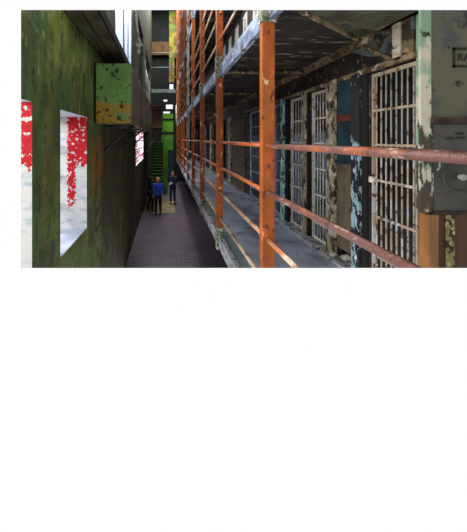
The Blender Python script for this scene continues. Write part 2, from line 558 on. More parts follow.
M['grey_beam'] = paint('grey_green_beam', (106, 120, 108), [((84, 94, 86), 2, .45, .6, V3, 3)], rough=0.6)
M['rod'] = paint('grey_rod', (124, 128, 120), rough=0.6)
M['yellow_rod'] = paint('yellow_pipe', (186, 140, 30), [((150, 100, 30), 5, .5, .6, V3, 3)], rough=0.6)
M['white_pipe'] = paint('white_chipped_pipe', (206, 204, 198), [((140, 134, 124), 9, .52, .62, V3, 3)], rough=0.6)
M['pink_frame'] = paint('pinkish_window_bar', (214, 204, 206), [((170, 84, 100), 5, .5, .56, V3, 3)], rough=0.6)
M['lower_wall'] = paint('dark_basement_wall', (38, 36, 40), [((24, 22, 24), 2, .45, .6, V3, 3)], rough=0.8)


def glass(name, tint, rough):
    m = bpy.data.materials.new(name)
    m.use_nodes = True
    n, l = m.node_tree.nodes, m.node_tree.links
    n.clear()
    o = n.new('ShaderNodeOutputMaterial')
    tr = n.new('ShaderNodeBsdfTransparent')
    tr.inputs['Color'].default_value = tint
    gl = n.new('ShaderNodeBsdfGlossy')
    gl.inputs['Roughness'].default_value = rough
    mx = n.new('ShaderNodeMixShader')
    mx.inputs[0].default_value = 0.08
    l.new(tr.outputs[0], mx.inputs[1])
    l.new(gl.outputs[0], mx.inputs[2])
    l.new(mx.outputs[0], o.inputs['Surface'])
    return m


M['glass'] = glass('hazy_window_glass', (0.93, 0.95, 1.0, 1), 0.2)
M['glass_pink'] = glass('pinkish_window_glass', (0.93, 0.88, 0.92, 1), 0.2)

# ------------------------------------------------------------------ structure
XL, XR, XE = -1.10, 2.13, 0.80           # left wall, cell fronts, gallery edge
ZS, ZC = 1.98, 4.50                      # gallery floor, underside of the gallery above
END = 26.5
TOP = 14.2

bm = bmesh.new()
box(bm, XL - 0.6, XR + 0.3, 6.0, END + .3, -0.2, 0)
struct('floor', bm, M['floor'])
bm = bmesh.new()
box(bm, -0.98, 0.42, 15.4, 18.3, 0.0, 0.012, bev=0.004)
struct('trim_1', bm, M['floor_patch'])

holes = [(2.0, 2.709, 2.215, 3.755), (3.434, 4.583, 2.215, 3.755), (12.0, 16.0, 2.44, 4.0),
         (7.2, 8.46, 5.4, 8.4), (8.74, 9.46, 5.4, 8.4), (9.68, 10.42, 5.4, 8.4),
         (13.0, 16.0, 5.9, 8.4), (18.0, 23.0, 5.9, 8.4)]


def rev(k, di, dj):
    if k in (0, 1):
        if dj == -1:
            return 3                   # sill
        return 1 if k == 0 else 2
    if k in (3, 4, 5):
        return 3
    return 0


bm = bmesh.new()
holed(bm, lambda t, u, v: (t, u, v), XL, XL - 0.62, 2.503, END, 0, TOP, holes, rev)
# reveal sides are decided by the face position, so settle them from the openings themselves
for f in bm.faces:
    c = f.calc_center_median()
    if f.material_index in (1, 2, 3):
        lowest = min(v.co.z for v in f.verts) > 3.7
        flat = max(v.co.z for v in f.verts) - min(v.co.z for v in f.verts) < 1e-4
        if flat and c.z < 3:
            f.material_index = 3
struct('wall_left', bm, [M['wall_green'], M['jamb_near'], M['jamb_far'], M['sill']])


def window(name, y0, y1, z0, z1, x, ny, nz, fm, gm, bar=0.035):
    fr = bmesh.new()
    for a, b in ((y0, y0 + .05), (y1 - .05, y1)):
        box(fr, x - .03, x + .03, a, b, z0, z1)
    for a, b in ((z0, z0 + .05), (z1 - .05, z1)):
        box(fr, x - .03, x + .03, y0 + .05, y1 - .05, a, b)
    for i in range(1, ny):
        y = y0 + (y1 - y0) * i / ny
        box(fr, x - .02, x + .02, y - bar / 2, y + bar / 2, z0 + .05, z1 - .05)
    for i in range(1, nz):
        z = z0 + (z1 - z0) * i / nz
        box(fr, x - .019, x + .019, y0 + .05, y1 - .05, z - bar / 2, z + bar / 2)
    o = struct(name, fr, fm)
    g = bmesh.new()
    box(g, x - .006, x - .001, y0 + .02, y1 - .02, z0 + .02, z1 - .02)
    obj('pane', g, gm, o)
    return o


window('window_1', 3.434, 4.583, 2.215, 3.755, XL - .5, 3, 4, M['white_beam'], M['glass'])
window('window_2', 12.0, 16.0, 2.44, 4.0, XL - .03, 6, 5, M['pink_frame'], M['glass_pink'], .04)
for k, (a, b_) in enumerate(((7.2, 8.46), (8.74, 9.46), (9.68, 10.42))):
    window('window_%d' % (6 + k), a, b_, 5.4, 8.4, XL - .52, 2, 4, M['dark_iron'], M['glass'], .05)
window('window_4', 13.0, 16.0, 5.9, 8.4, XL - .12, 4, 3, M['dark_iron'], M['glass'], .12)
window('window_5', 18.0, 23.0, 5.9, 8.4, XL - .12, 6, 3, M['dark_iron'], M['glass'], .12)

# board ledge along the left wall
bm = bmesh.new()
for a, b in ((-1.10, -1.075), (-0.915, -0.895), (-0.74, -0.715)):
    box(bm, a, b, 2.6, 11.5, 4.83, 4.95)
gap = struct('trim_2', bm, M['black_gap'])
bm = bmesh.new()
box(bm, -1.075, -0.915, 2.6, 11.5, 4.815, 4.95)
box(bm, -0.895, -0.74, 2.6, 11.5, 4.815, 4.95)
struct('trim_3', bm, M['ledge'])

# far end of the hall
wy = END
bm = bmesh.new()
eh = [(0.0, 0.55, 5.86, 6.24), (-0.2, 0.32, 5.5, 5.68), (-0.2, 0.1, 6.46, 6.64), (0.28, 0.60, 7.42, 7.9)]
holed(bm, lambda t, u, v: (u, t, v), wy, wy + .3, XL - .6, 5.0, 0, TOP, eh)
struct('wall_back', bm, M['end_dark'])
bm = bmesh.new()
box(bm, -0.32, 0.58, wy - .12, wy, 0, 5.46)
struct('trim_4', bm, M['green_bright'])
bm = bmesh.new()
box(bm, -0.32, 0.58, wy - .18, wy - .12, 4.96, 5.08)
box(bm, -0.32, 0.58, wy - .18, wy - .12, 3.86, 4.02)
struct('trim_5', bm, M['end_dark'])
d1 = bmesh.new()
box(d1, 0.14, 0.62, wy - .2, wy - .12, 0, 2.6)
dd = struct('door_1', d1, M['door_teal'])
hb = bmesh.new()
tube(hb, (0.2, wy - .24, 1.05), (0.2, wy - .2, 1.05), .035)
obj('door_handle', hb, M['rod'], dd)
bm = bmesh.new()
box(bm, 0.25, 1.05, wy - .35, wy, 9.9, 13.6)
box(bm, 0.25, 0.66, wy - .3, wy, 7.95, 9.9)
struct('trim_6', bm, M['yellow_col'])
bm = bmesh.new()
box(bm, -1.1, 0.25, wy - .4, wy, 10.1, 11.15)
struct('trim_7', bm, M['brown_band'])
bm = bmesh.new()
box(bm, XL, XE - .05, wy - 1.4, wy - 1.15, 6.98, 7.24)
struct('trim_8', bm, M['grey_beam'])

# galleries on the right
bm = bmesh.new()
box(bm, XE, 4.7, 2.7, 25.2, ZS - .15, ZS)
struct('floor_gallery', bm, M['slab'])
bm = bmesh.new()
box(bm, XE - .015, XE + .045, 2.7, 25.2, ZS - .152, ZS + .025)
struct('trim_9', bm, M['slab_edge'])
bm = bmesh.new()
box(bm, 1.98, XR, 2.7, 25.0, ZS, ZS + .035)
struct('trim_10', bm, M['slab_edge'])
bm = bmesh.new()
box(bm, XR, XR + .25, 5.5, END, 0, ZS - .15)
struct('wall_basement', bm, M['lower_wall'])

# the underside: dark plate, then a diagonal joint and an olive plate near the camera
bm = bmesh.new()
prism(bm, [(0.85, 2.46, ZC), (2.13, 3.54, ZC), (2.13, 25.2, ZC), (0.85, 25.2, ZC)], (0, 0, .08))
struct('ceiling_gallery', bm, M['soffit'])
bm = bmesh.new()
prism(bm, [(0.85, 1.6, ZC), (2.6, 1.6, ZC), (2.6, 3.93, ZC), (0.85, 2.46, ZC)], (0, 0, .08))
struct('ceiling_gallery.001', bm, M['soffit_olive'])
bm = bmesh.new()
prism(bm, [(0.85, 2.445, ZC - .03), (2.1, 3.505, ZC - .03), (2.1, 3.545, ZC - .03), (0.85, 2.485, ZC - .03)], (0, 0, .03))
struct('trim_11', bm, M['cream_beam'])
for k, z in enumerate((4.38, 6.93, 9.48, 12.03)):
    bm = bmesh.new()
    box(bm, XE, XE + .05, 2.0, 25.2, z, z + .17)
    struct('trim_%d' % (13 + k), bm, M['fascia'])
    if k:
        bm = bmesh.new()
        box(bm, XE + .05, XR + .1, 2.0, 25.2, z + .06, z + .15)
        struct('ceiling_gallery.%03d' % (k + 1), bm, M['soffit'])

# cell fronts
HD = 4.14
cells = [(2.80, 3.45), (3.70, 4.11), (4.29, 4.86), (5.07, 5.68), (5.98, 6.52), (7.35, 8.45)]
far = []
y = 10.75
while y < 24:
    far.append((y, y + .72))
    far.append((y + 1.0, y + 1.5))
    y += 2.33
holes = [(a, b, ZS - 1, HD) for a, b in cells + far]
bm = bmesh.new()
holed(bm, lambda t, u, v: (t, u, v), XR, XR + .07, 2.80, END, ZS, ZC + .1, holes)
struct('wall_right', bm, M['cell_wall'])
up = [(3.4 + i * 1.05, 3.95 + i * 1.05) for i in range(10)]
bm = bmesh.new()
holed(bm, lambda t, u, v: (t, u, v), XR, XR + .25, 2.80, END, ZC + .1, TOP, [(a, b, 4.56, 6.85) for a, b in up])
struct('wall_right_upper', bm, M['cell_wall'])
bm = bmesh.new()
box(bm, 4.5, 4.7, 2.3, 26, ZS, 7.2)
struct('wall_cells_back', bm, M['cell_teal'])
bm = bmesh.new()
for yy in (6.9, 8.9, 9.9, 12.4, 14.7, 17.0, 19.4, 21.7):
    box(bm, XR + .07, 4.5, yy, yy + .1, ZS, ZC)
struct('wall_cells_partition', bm, M['cell_blue'])
bm = bmesh.new()
for yy in (4.88, 5.71):
    box(bm, XR + .07, 4.5, yy, yy + .1, ZS, ZC)
struct('wall_cells_partition.001', bm, M['cell_blue'])
bm = bmesh.new()
for yy in (3.55, 4.15):
    box(bm, XR + .07, 4.5, yy, yy + .1, ZS, ZC)
struct('wall_cells_partition.002', bm, M['cell_teal'])
bm = bmesh.new()
box(bm, XR + .25, 4.7, 2.66, 26, ZC, ZC + .1)
struct('ceiling_cells', bm, M['soffit'])
bm = bmesh.new()
box(bm, XR - .02, XR, 8.85, 10.6, ZS + .04, 4.0)
struct('trim_17', bm, M['brick_mottle'])

# beams and posts of the cell fronts
bm = bmesh.new()
box(bm, 2.02, XR + .02, 3.3, 25, ZC - .02, ZC + .0)
box(bm, 2.06, XR + .01, 3.3, 25, ZC - .06, ZC - .02)
struct('trim_18', bm, M['cream_beam'])
bm = bmesh.new()
box(bm, 2.05, XR + .02, 2.66, 3.2, ZC + .0, ZC + .14, bev=.01)
struct('trim_19', bm, M['white_beam'])
bm = bmesh.new()
box(bm, 2.09, XR, 2.78, 9.0, HD, HD + .05)
struct('trim_20', bm, M['cream_beam'])


def post(n, y0, y1, mat, z0=ZS, z1=HD + .02, x0=2.07, x1=XR + .06):
    b = bmesh.new()
    box(b, x0, x1, y0, y1, z0, z1, bev=.008)
    return struct('trim_%d' % n, b, mat)


post(21, 3.555, 3.70, M['blue_peel'])
post(22, 3.46, 3.545, M['black_gap'], x0=2.10)  # black strip added to give the gap its darkness
post(23, 4.12, 4.285, M['cream_peel'])
post(24, 4.93, 5.06, M['cream_peel'])
post(25, 4.865, 4.925, M['black_gap'], x0=2.10)
post(26, 5.84, 5.985, M['turq'])
post(27, 5.70, 5.83, M['black_gap'], x0=2.10)
post(28, 6.54, 6.7, M['cream_peel'])
post(29, 2.662, 2.795, M['pilaster'], z0=2.86, z1=4.75, x0=2.115, x1=2.165)
for i, (a, b) in enumerate(far[::2]):
    post(30 + i, a - .16, a - .01, M['fascia'] if i % 2 else M['cream_peel'])

# torn panel over the nearest cell door
bm = bmesh.new()
prism(bm, [(2.105, 3.9, 4.50), (2.105, 3.42, 4.30), (2.105, 2.81, 4.19), (2.105, 2.81, 4.50), (2.105, 3.28, 4.62)], (.025, 0, 0))
p = obj('wall_panel', bm, M['panel_brown'])
tag(p, 'torn brown and teal panel above the nearest barred cell door', 'panel')
bm = bmesh.new()
prism(bm, [(2.085, 3.86, 4.585), (2.085, 3.04, 4.165), (2.085, 3.04, 4.20), (2.085, 3.86, 4.625)], (.03, 0, 0))
o = obj('diagonal_strip', bm, M['cream_beam'])
tag(o, 'cream flaking diagonal strip above the nearest barred cell door', 'strip')
bm = bmesh.new()
box(bm, 2.09, 2.11, 2.95, 3.05, 4.17, 4.5)
o = obj('cover_strip', bm, M['white_beam'])
tag(o, 'dirty white upright strip on the torn panel beside the pale pilaster', 'strip')

# ------------------------------------------------------------------ wall that closes the gallery on the right
YF = 2.655
bm = bmesh.new()
box(bm, 2.136, 3.4, YF, YF + .13, 3.62, 4.8)
struct('wall_front', bm, M['olive_grey'])
bm = bmesh.new()
box(bm, XR - .005, 3.4, YF - .03, YF + .02, 3.575, 3.62)
struct('trim_50', bm, M['seam'])

lk = thing('lock_cabinet', (2.6, YF, 2.86), 'dark grey steel lock cabinet with round boss, above the brown boarded door', 'cabinet')
bm = bmesh.new()
box(bm, XR + .03, 3.4, YF + .005, YF + .14, 2.86, 3.575, bev=.006)
obj('body', bm, M['lock_plate'], lk)
bm = bmesh.new()
for r0, r1 in ((.10, .125),):
    n = 40
    ring = []
    for i in range(n):
        t = 2 * math.pi * i / n
        c, s = math.cos(t), math.sin(t)
        ring.append([bm.verts.new((2.355 + c * r0, YF + .006, 3.14 + s * r0)), bm.verts.new((2.355 + c * (r0 + r1) / 2, YF - .012, 3.14 + s * (r0 + r1) / 2)),
                     bm.verts.new((2.355 + c * r1, YF + .006, 3.14 + s * r1))])
    for i in range(n):
        a, b = ring[i], ring[(i + 1) % n]
        for k in range(2):
            f = bm.faces.new((a[k], b[k], b[k + 1], a[k + 1]))
            f.smooth = True
bo = obj('round_boss', bm, M['lock_plate'], lk)
bm = bmesh.new()
tube(bm, (2.365, YF + .005, 3.145), (2.365, YF - .03, 3.145), .022, 16)
tube(bm, (2.365, YF - .03, 3.145), (2.365, YF - .045, 3.145), .03, 16, .02)
obj('knob', bm, M['rod'], lk)
for (x, z) in ((2.285, 3.455), (2.365, 3.495), (2.375, 3.46)):
    bm = bmesh.new()
    box(bm, x - .028, x + .028, YF - .006, YF + .006, z - .008, z + .008)
    obj('slot', bm, M['ink'], lk)
bm = bmesh.new()
tube(bm, (2.185, YF - .02, 3.36), (2.185, YF - .02, 3.22), .006)
tube(bm, (2.185, YF - .02, 3.22), (2.165, YF - .02, 3.20), .006)
tube(bm, (2.185, YF - .02, 3.36), (2.185, YF + .006, 3.36), .006)
obj('hook', bm, M['rod'], lk)
bm = bmesh.new()
box(bm, XR + .02, 3.4, YF - .012, YF + .01, 2.845, 2.87)
obj('bottom_lip', bm, M['seam'], lk)

bd = thing('boarded_door', (2.5, YF, 1.98), 'brown boarded door below the dark lock cabinet at right edge', 'door')
bm = bmesh.new()
box(bm, 2.11, 2.185, YF - .01, YF + .1, 1.98, 2.84)
obj('stile', bm, M['tan_edge'], bd)
bm = bmesh.new()
box(bm, 2.185, 3.4, YF + .01, YF + .08, 1.98, 2.84)
obj('board', bm, M['brown_door'], bd)
bm = bmesh.new()
box(bm, 2.255, 2.32, YF - .005, YF + .01, 1.98, 2.84)
o = obj('cover_strip', bm, M['mottle_strip'], bd)


def text(name, body, size, loc, mat, parent=None, label=None, cat=None):
    c = bpy.data.curves.new(name, 'FONT')
    c.body = body
    c.size = size
    c.extrude = .0025
    c.align_x = 'CENTER'
    c.align_y = 'CENTER'
    t = bpy.data.objects.new(name, c)
    COL.objects.link(t)
    t.rotation_euler = (math.pi / 2, 0, 0)
    bpy.context.view_layer.update()
    me = bpy.data.meshes.new_from_object(t.evaluated_get(bpy.context.evaluated_depsgraph_get()))
    COL.objects.unlink(t)
    bpy.data.objects.remove(t)
    me.transform(Matrix.Rotation(math.pi / 2, 4, 'X'))
    me.materials.clear()
    me.materials.append(mat)
    o = bpy.data.objects.new(name, me)
    COL.objects.link(o)
    o.location = loc
    if parent:
        o.parent = parent
        o.location = Vector(loc) - parent.location
    return o


sg = thing('stencilled_sign', (2.41, YF - .004, 4.1), 'black outlined stencil reading RA on the olive grey wall', 'sign')
bm = bmesh.new()
x0, x1, z0, z1 = 2.305, 2.52, 4.025, 4.185
for q in ((x0, x1, z0, z0 + .02), (x0, x1, z1 - .02, z1), (x0, x0 + .018, z0, z1), (x1 - .018, x1, z0, z1)):
    box(bm, q[0], q[1], YF - .006, YF + .002, q[2], q[3])
obj('border', bm, M['ink'], sg)
text('lettering', 'RA', .085, (2.395, YF - .003, 4.105), M['ink'], sg)
mk = text('stencilled_mark', '0A', .055, (2.17, 2.6535, 4.29), M['ink'])
tag(mk, 'small black stencilled mark on the green top of the pale pilaster', 'mark')
# front skin of the pilaster, facing the corridor end
bm = bmesh.new()
box(bm, 2.045, 2.135, YF - .002, YF + .02, 2.86, 4.75, bev=.004)
struct('trim_51', bm, M['pilaster'])
mk.location = (2.09, YF - .006, 4.29)


# ------------------------------------------------------------------ barred cell doors
def cell_door(y0, y1, mat, label, nb, z0=ZS + .04, z1=HD - .02, x=2.16, cross=(2.26, 2.66, 3.03, 3.39, 3.74), r=.0085, cut=True, frame=.022):
    t = thing('cell_door', (x, (y0 + y1) / 2, z0), label, 'cell door', 'barred cell doors along the gallery')
    b = bmesh.new()
    for a, c in ((y0, y0 + frame), (y1 - frame, y1)):
        box(b, x - .015, x + .015, a, c, z0, z1)
    for a, c in ((z0, z0 + .035), (z1 - .035, z1)):
        box(b, x - .0145, x + .0145, y0 + frame, y1 - frame, a, c)
    obj('frame', b, mat, t, cut)
    for i in range(nb):
        yy = y0 + frame + (y1 - y0 - 2 * frame) * (i + .5) / nb
        b = bmesh.new()
        tube(b, (x, yy, z0 + .03), (x, yy, z1 - .03), r, 8)
        obj('bar', b, mat, t, cut)
    for z in cross:
        b = bmesh.new()
        box(b, x - .02, x - .008, y0 + .01, y1 - .01, z - .012, z + .012)
        obj('crossbar', b, mat, t, cut)
    return t


dC = cell_door(2.815, 3.44, M['bars_tan'], 'tan barred cell door beside the pale pilaster at right', 8)
b = bmesh.new()
box(b, 2.125, 2.165, 3.38, 3.47, 3.0, 3.06)
obj('latch', b, M['bars_white'], dC)
b = bmesh.new()
box(b, 2.165, 2.17, 2.825, 2.875, 2.0, 2.62)
o = obj('blue_plate', b, paint('bright_blue_scrap', (40, 110, 190), [((24, 50, 90), 9, .5, .6, V3, 3)]), dC)
if o:
    o['label'] = 'bright blue scrap'
dB = cell_door(4.30, 4.85, M['bars_white'], 'white barred cell door right of the cream peeling post', 6)
b = bmesh.new()
box(b, 2.17, 2.18, 4.74, 4.82, 2.3, 2.9)
o = obj('green_plate', b, M['green_stair'], dB)
dA = cell_door(5.08, 5.67, M['bars_white'], 'white barred cell door between turquoise and cream peeling posts', 5)
dP = cell_door(5.99, 6.51, M['bars_blue'], 'grey blue barred cell door left of the turquoise peeling post', 4)
dR = cell_door(7.36, 8.44, M['bars_blue'], 'wide grey blue barred cell door past the nearest orange post', 6, frame=.12)
for i, (a, c) in enumerate(far[::2]):
    cell_door(a + .01, c - .01, M['bars_blue'] if i % 2 else M['bars_white'],
              'far cell door, number %s beyond the mottled masonry, counting from the camera' % ('one two three four five six seven'.split()[i]), 4, cross=(2.66, 3.39), r=.016)
u0 = None
for i, (a, c) in enumerate(up):
    lab = 'upper gallery cell door, %s in its row from the camera' % ('first second third fourth fifth sixth seventh eighth ninth tenth'.split()[i])
    t = thing('upper_cell_door', (2.16, (a + c) / 2, 4.56), lab, 'cell door', 'cell doors on the gallery above')
    b = bmesh.new()
    box(b, 2.14, 2.18, a + .01, a + .16, 4.6, 6.84)
    box(b, 2.14, 2.18, c - .16, c - .01, 4.6, 6.84)
    box(b, 2.14, 2.18, a + .16, c - .16, 6.7, 6.84)
    obj('frame', b, M['bars_white'], t)
    for q in (.4, .6):
        b = bmesh.new()
        yy = a + (c - a) * q
        tube(b, (2.16, yy, 4.62), (2.16, yy, 6.72), .014, 8)
        obj('bar', b, M['bars_white'], t)

sd = thing('solid_cell_door', (2.15, 3.905, ZS), 'solid sheet door, teal above and taupe below, between two peeling posts', 'door')
b = bmesh.new()
box(b, 2.135, 2.165, 3.705, 4.105, 3.15, HD)
obj('upper_panel', b, M['teal_panel'], sd)
b = bmesh.new()
box(b, 2.115, 2.135, 3.705, 4.105, 3.66, 3.74)
o = obj('strap', b, M['strap_red'], sd)
b = bmesh.new()
box(b, 2.125, 2.165, 3.705, 4.105, 2.12, 3.15)
obj('lower_panel', b, M['taupe'], sd)

for i, (x, y, s) in enumerate(((2.04, 4.02, .05), (2.17, 3.95, .07), (1.93, 4.12, .03), (2.0, 4.35, .035), (1.88, 4.3, .022), (2.0, 4.2, .04))):
    b = bmesh.new()
    bmesh.ops.create_icosphere(b, subdivisions=2, radius=s)
    for v in b.verts:
        v.co *= R.uniform(.75, 1.15)
        v.co.z *= .6
    zlow = min(v.co.z for v in b.verts)
    base = ZS + (.035 if 1.98 <= x <= 2.13 else 0)
    bmesh.ops.translate(b, verts=b.verts, vec=(x, y, base - zlow - .002))
    o = obj('plaster_chunk', b, M['plaster_bit'])
    if o:
        tag(o, 'broken plaster chunk on the gallery floor below the solid teal door', 'rubble', 'plaster chunks below the solid door')

# ------------------------------------------------------------------ posts and railings of the galleries
PY = [2.61 + 2.33 * i for i in range(10)]
ordn = 'nearest second third fourth fifth sixth seventh eighth ninth farthest'.split()
for i, y in enumerate(PY):
    t = thing('gallery_post', (XE, y, ZS - .16), ('pale flaked gallery post, %s from the camera' if i == 4 else 'orange gallery post, %s from the camera') % ordn[i], 'post', 'posts along the gallery edge')
    b = bmesh.new()
    box(b, XE - .05, XE + .05, y - .04, y + .04, 1.80, 14.0, bev=.008)
    obj('shaft', b, M['post_pale'] if i == 4 else M['orange'], t)
    for z in ((4.36, 4.68), (6.92, 7.22), (9.47, 9.77), (1.81, 2.14)):
        b = bmesh.new()
        w = .062 if z[0] > 2 else .054
        box(b, XE - w, XE + w, y - .055, y + .05, z[0], z[1], bev=.012)
        obj('bracket', b, M['bracket'], t)
    if i:
        b = bmesh.new()
        tube(b, (XE + .03, y, ZC - .05), (XR - .05, y, ZC - .05), .028, 8)
        o = struct('trim_%d' % (60 + i), b, M['cream_beam'])

rl = thing('gallery_railing', (XE, 2.6, ZS), 'rusty four bar railing along the lower gallery edge', 'railing')
for z, mt in ((2.29, 'rail_pale'), (2.66, 'rail_orange'), (3.03, 'rail_rust'), (3.40, 'rail_rust')):
    b = bmesh.new()
    ys = [.55] + PY + [25]
    for a, c in zip(ys[:-1], ys[1:]):
        za, zc = z + R.uniform(-.004, .004), z + R.uniform(-.004, .004)
        tube(b, (XE, a + .041 if a > .6 else a, za), (XE, c - .041, zc), .0195, 12)
        if a > .6:
            tube(b, (XE, a - .055, za), (XE, a - .041, za), .017, 12, .0195)
    obj('rail', b, M[mt], rl)
ur = thing('gallery_railing', (XE, 2.6, 4.55), 'pale chipped railing along the gallery above', 'railing')
for z in (4.92, 5.30, 5.66, 6.02):
    b = bmesh.new()
    for a, c in zip(PY[:-1], PY[1:]):
        tube(b, (XE, a + .041, z), (XE, c - .041, z), .0165, 10)
    obj('rail', b, M['rail_pale'], ur)
ur = thing('gallery_railing', (XE, 2.6, 7.1), 'pale railing two galleries up, near the top', 'railing')
for z in (7.47, 7.85, 8.21, 8.57):
    b = bmesh.new()
    for a, c in zip(PY[:-1], PY[1:]):
        tube(b, (XE, a + .041, z), (XE, c - .041, z), .0165, 8)
    obj('rail', b, M['rail_pale'], ur)

# ------------------------------------------------------------------ heating duct on the left wall
dt = thing('wall_duct', (-.82, 5.04, 3.70), 'long sheet metal duct with peeling green end, mounted on left wall', 'duct')
b = bmesh.new()
box(b, XL + .0, -.535, 5.06, 12.6, 3.70, 4.595, bev=.02)
obj('casing', b, M['duct_side'], dt)
b = bmesh.new()
box(b, XL + .01, -.525, 5.03, 5.065, 3.69, 4.605, bev=.01)
o = obj('end_panel', b, M['duct_green'], dt)
o['label'] = 'peeling green end panel'
b = bmesh.new()
box(b, XL, XL + .035, 5.02, 5.07, 3.7, 4.62)
obj('wall_flange', b, M['black_gap'], dt)
for yy in (7.0, 9.2, 11.2):
    b = bmesh.new()
    box(b, XL + .0, -.525, yy, yy + .05, 3.69, 4.605)
    obj('seam', b, M['dark_iron'], dt)
for yy in (5.9, 8.4, 11.0):
    b = bmesh.new()
    tube(b, (XL, yy, 3.25), (-.58, yy, 3.70), .022, 8)
    tube(b, (XL, yy, 3.69), (-.56, yy, 3.69), .02, 8)
    obj('bracket', b, M['dark_iron'], dt)
db = thing('rusty_box', (-.8, 14.5, 3.85), 'rust brown box on left wall past the green duct', 'box')
b = bmesh.new()
box(b, XL + .03, -.2, 16.2, 20.0, 4.0, 5.1, bev=.02)
obj('casing', b, M['rust_brown'], db)
b = bmesh.new()
tube(b, (XL, 16.4, 2.6), (-.25, 16.4, 4.0), .05, 8)
obj('brace', b, M['dark_iron'], db)

# broken white conduit by the high window
cd = thing('hanging_conduit', (XL, 12, 6.4), 'broken white conduit hanging off the left wall beside the high window', 'pipe')
b = bmesh.new()
tube(b, (XL, 11.6, 8.0), (-1.0, 12.0, 7.1), .045, 8)
tube(b, (-1.0, 12.0, 7.1), (-.92, 12.1, 6.9), .045, 8)
obj('pipe', b, M['white_pipe'], cd)
b = bmesh.new()
box(b, -1.15, -.85, 12.0, 12.12, 6.84, 6.92)
box(b, -1.03, -.94, 12.0, 12.1, 6.55, 6.84)
obj('clamp', b, M['white_pipe'], cd)

# rods across the far end, yellow pipe
for z, lab in ((9.05, 'lower thin grey rod spanning the dark far end of hall'), (10.12, 'upper thin grey rod spanning the hall below the brown timber band')):
    b = bmesh.new()
    tube(b, (XL, 24.2, z - .35), (XE, 24.2, z - .35), .035, 8)
    tag(obj('tie_rod', b, M['rod']), lab, 'rod')
b = bmesh.new()
tube(b, (.88, 26.42, 7.3), (.88, 26.42, 9.9), .065, 10)
tube(b, (.66, 26.42, 8.4), (.88, 26.42, 8.4), .05, 8)
tag(obj('yellow_pipe', b, M['yellow_rod']), 'upright yellow pipe high on the far end of hall', 'pipe')
b = bmesh.new()
tube(b, (.80, 23.9, 4.5), (.80, 23.9, 5.9), .1, 10)
tag(obj('cream_pipe', b, M['white_pipe']), 'short cream upright pipe beside the farthest orange posts', 'pipe')

# stair at the far end
st = thing('stair', (-.65, 22.0, 0), 'dark green stair climbing at the far left end of corridor', 'stair')
for i in range(16):
    b = bmesh.new()
    y = 22.2 + i * .25
    box(b, XL + .02, -.2, y, y + .3, (i + 1) * .2 - .04, (i + 1) * .2)
    obj('tread', b, M['green_stair'], st)
    b = bmesh.new()
    box(b, XL + .04, -.22, y + .26, y + .28, max(0, i * .2), (i + 1) * .2 - .04)
    obj('riser', b, M['green_stair'], st)
b = bmesh.new()
prism(b, [(-.2, 22.15, 0), (-.2, 22.5, 0), (-.2, 26.3, 3.05), (-.2, 26.3, 3.4), (-.2, 22.15, .24)], (.05, 0, 0))
obj('stringer', b, M['green_stair'], st)
b = bmesh.new()
tube(b, (-.15, 22.2, 1.1), (-.15, 26.2, 4.2), .03, 8)
tube(b, (-.15, 22.25, 0.1), (-.15, 22.25, 1.12), .03, 8)
obj('handrail', b, M['dark_iron'], st)
b = bmesh.new()
box(b, -.12, .12, 20.6, 20.75, 0, 3.0)
tag(obj('green_door_leaf', b, M['green_bright']), 'bright green narrow door leaf behind the visitors', 'door')


# ------------------------------------------------------------------ people
def skin(name, verts, edges, radii, mat, parent, sub=2, root=0):
    me = bpy.data.meshes.new(name)
    me.from_pydata([tuple(v) for v in verts], edges, [])
    t = bpy.data.objects.new(name + '_tmp', me)
    COL.objects.link(t)
    sm = t.modifiers.new('skin', 'SKIN')
    sm.use_smooth_shade = True
    for i, r in enumerate(radii):
        sv = me.skin_vertices[0].data[i]
        sv.radius = r if isinstance(r, tuple) else (r, r)
        sv.use_root = (i == root)
    ss = t.modifiers.new('sub', 'SUBSURF')
    ss.levels = sub
    ss.render_levels = sub
    bpy.context.view_layer.update()
    em = bpy.data.meshes.new_from_object(t.evaluated_get(bpy.context.evaluated_depsgraph_get()))
    COL.objects.unlink(t)
    bpy.data.objects.remove(t)
    em.name = name
    em.materials.clear()
    em.materials.append(mat)
    for p in em.polygons:
        p.use_smooth = True
    o = bpy.data.objects.new(name, em)
    COL.objects.link(o)
    o.parent = parent
    return o


def flat(name, c, rough=0.7):
    return paint(name, c, [(tuple(int(v * .7) for v in c), 6, .5, .7, V3, 3)], rough=rough)


SKINM = flat('skin', (206, 158, 134), .5)


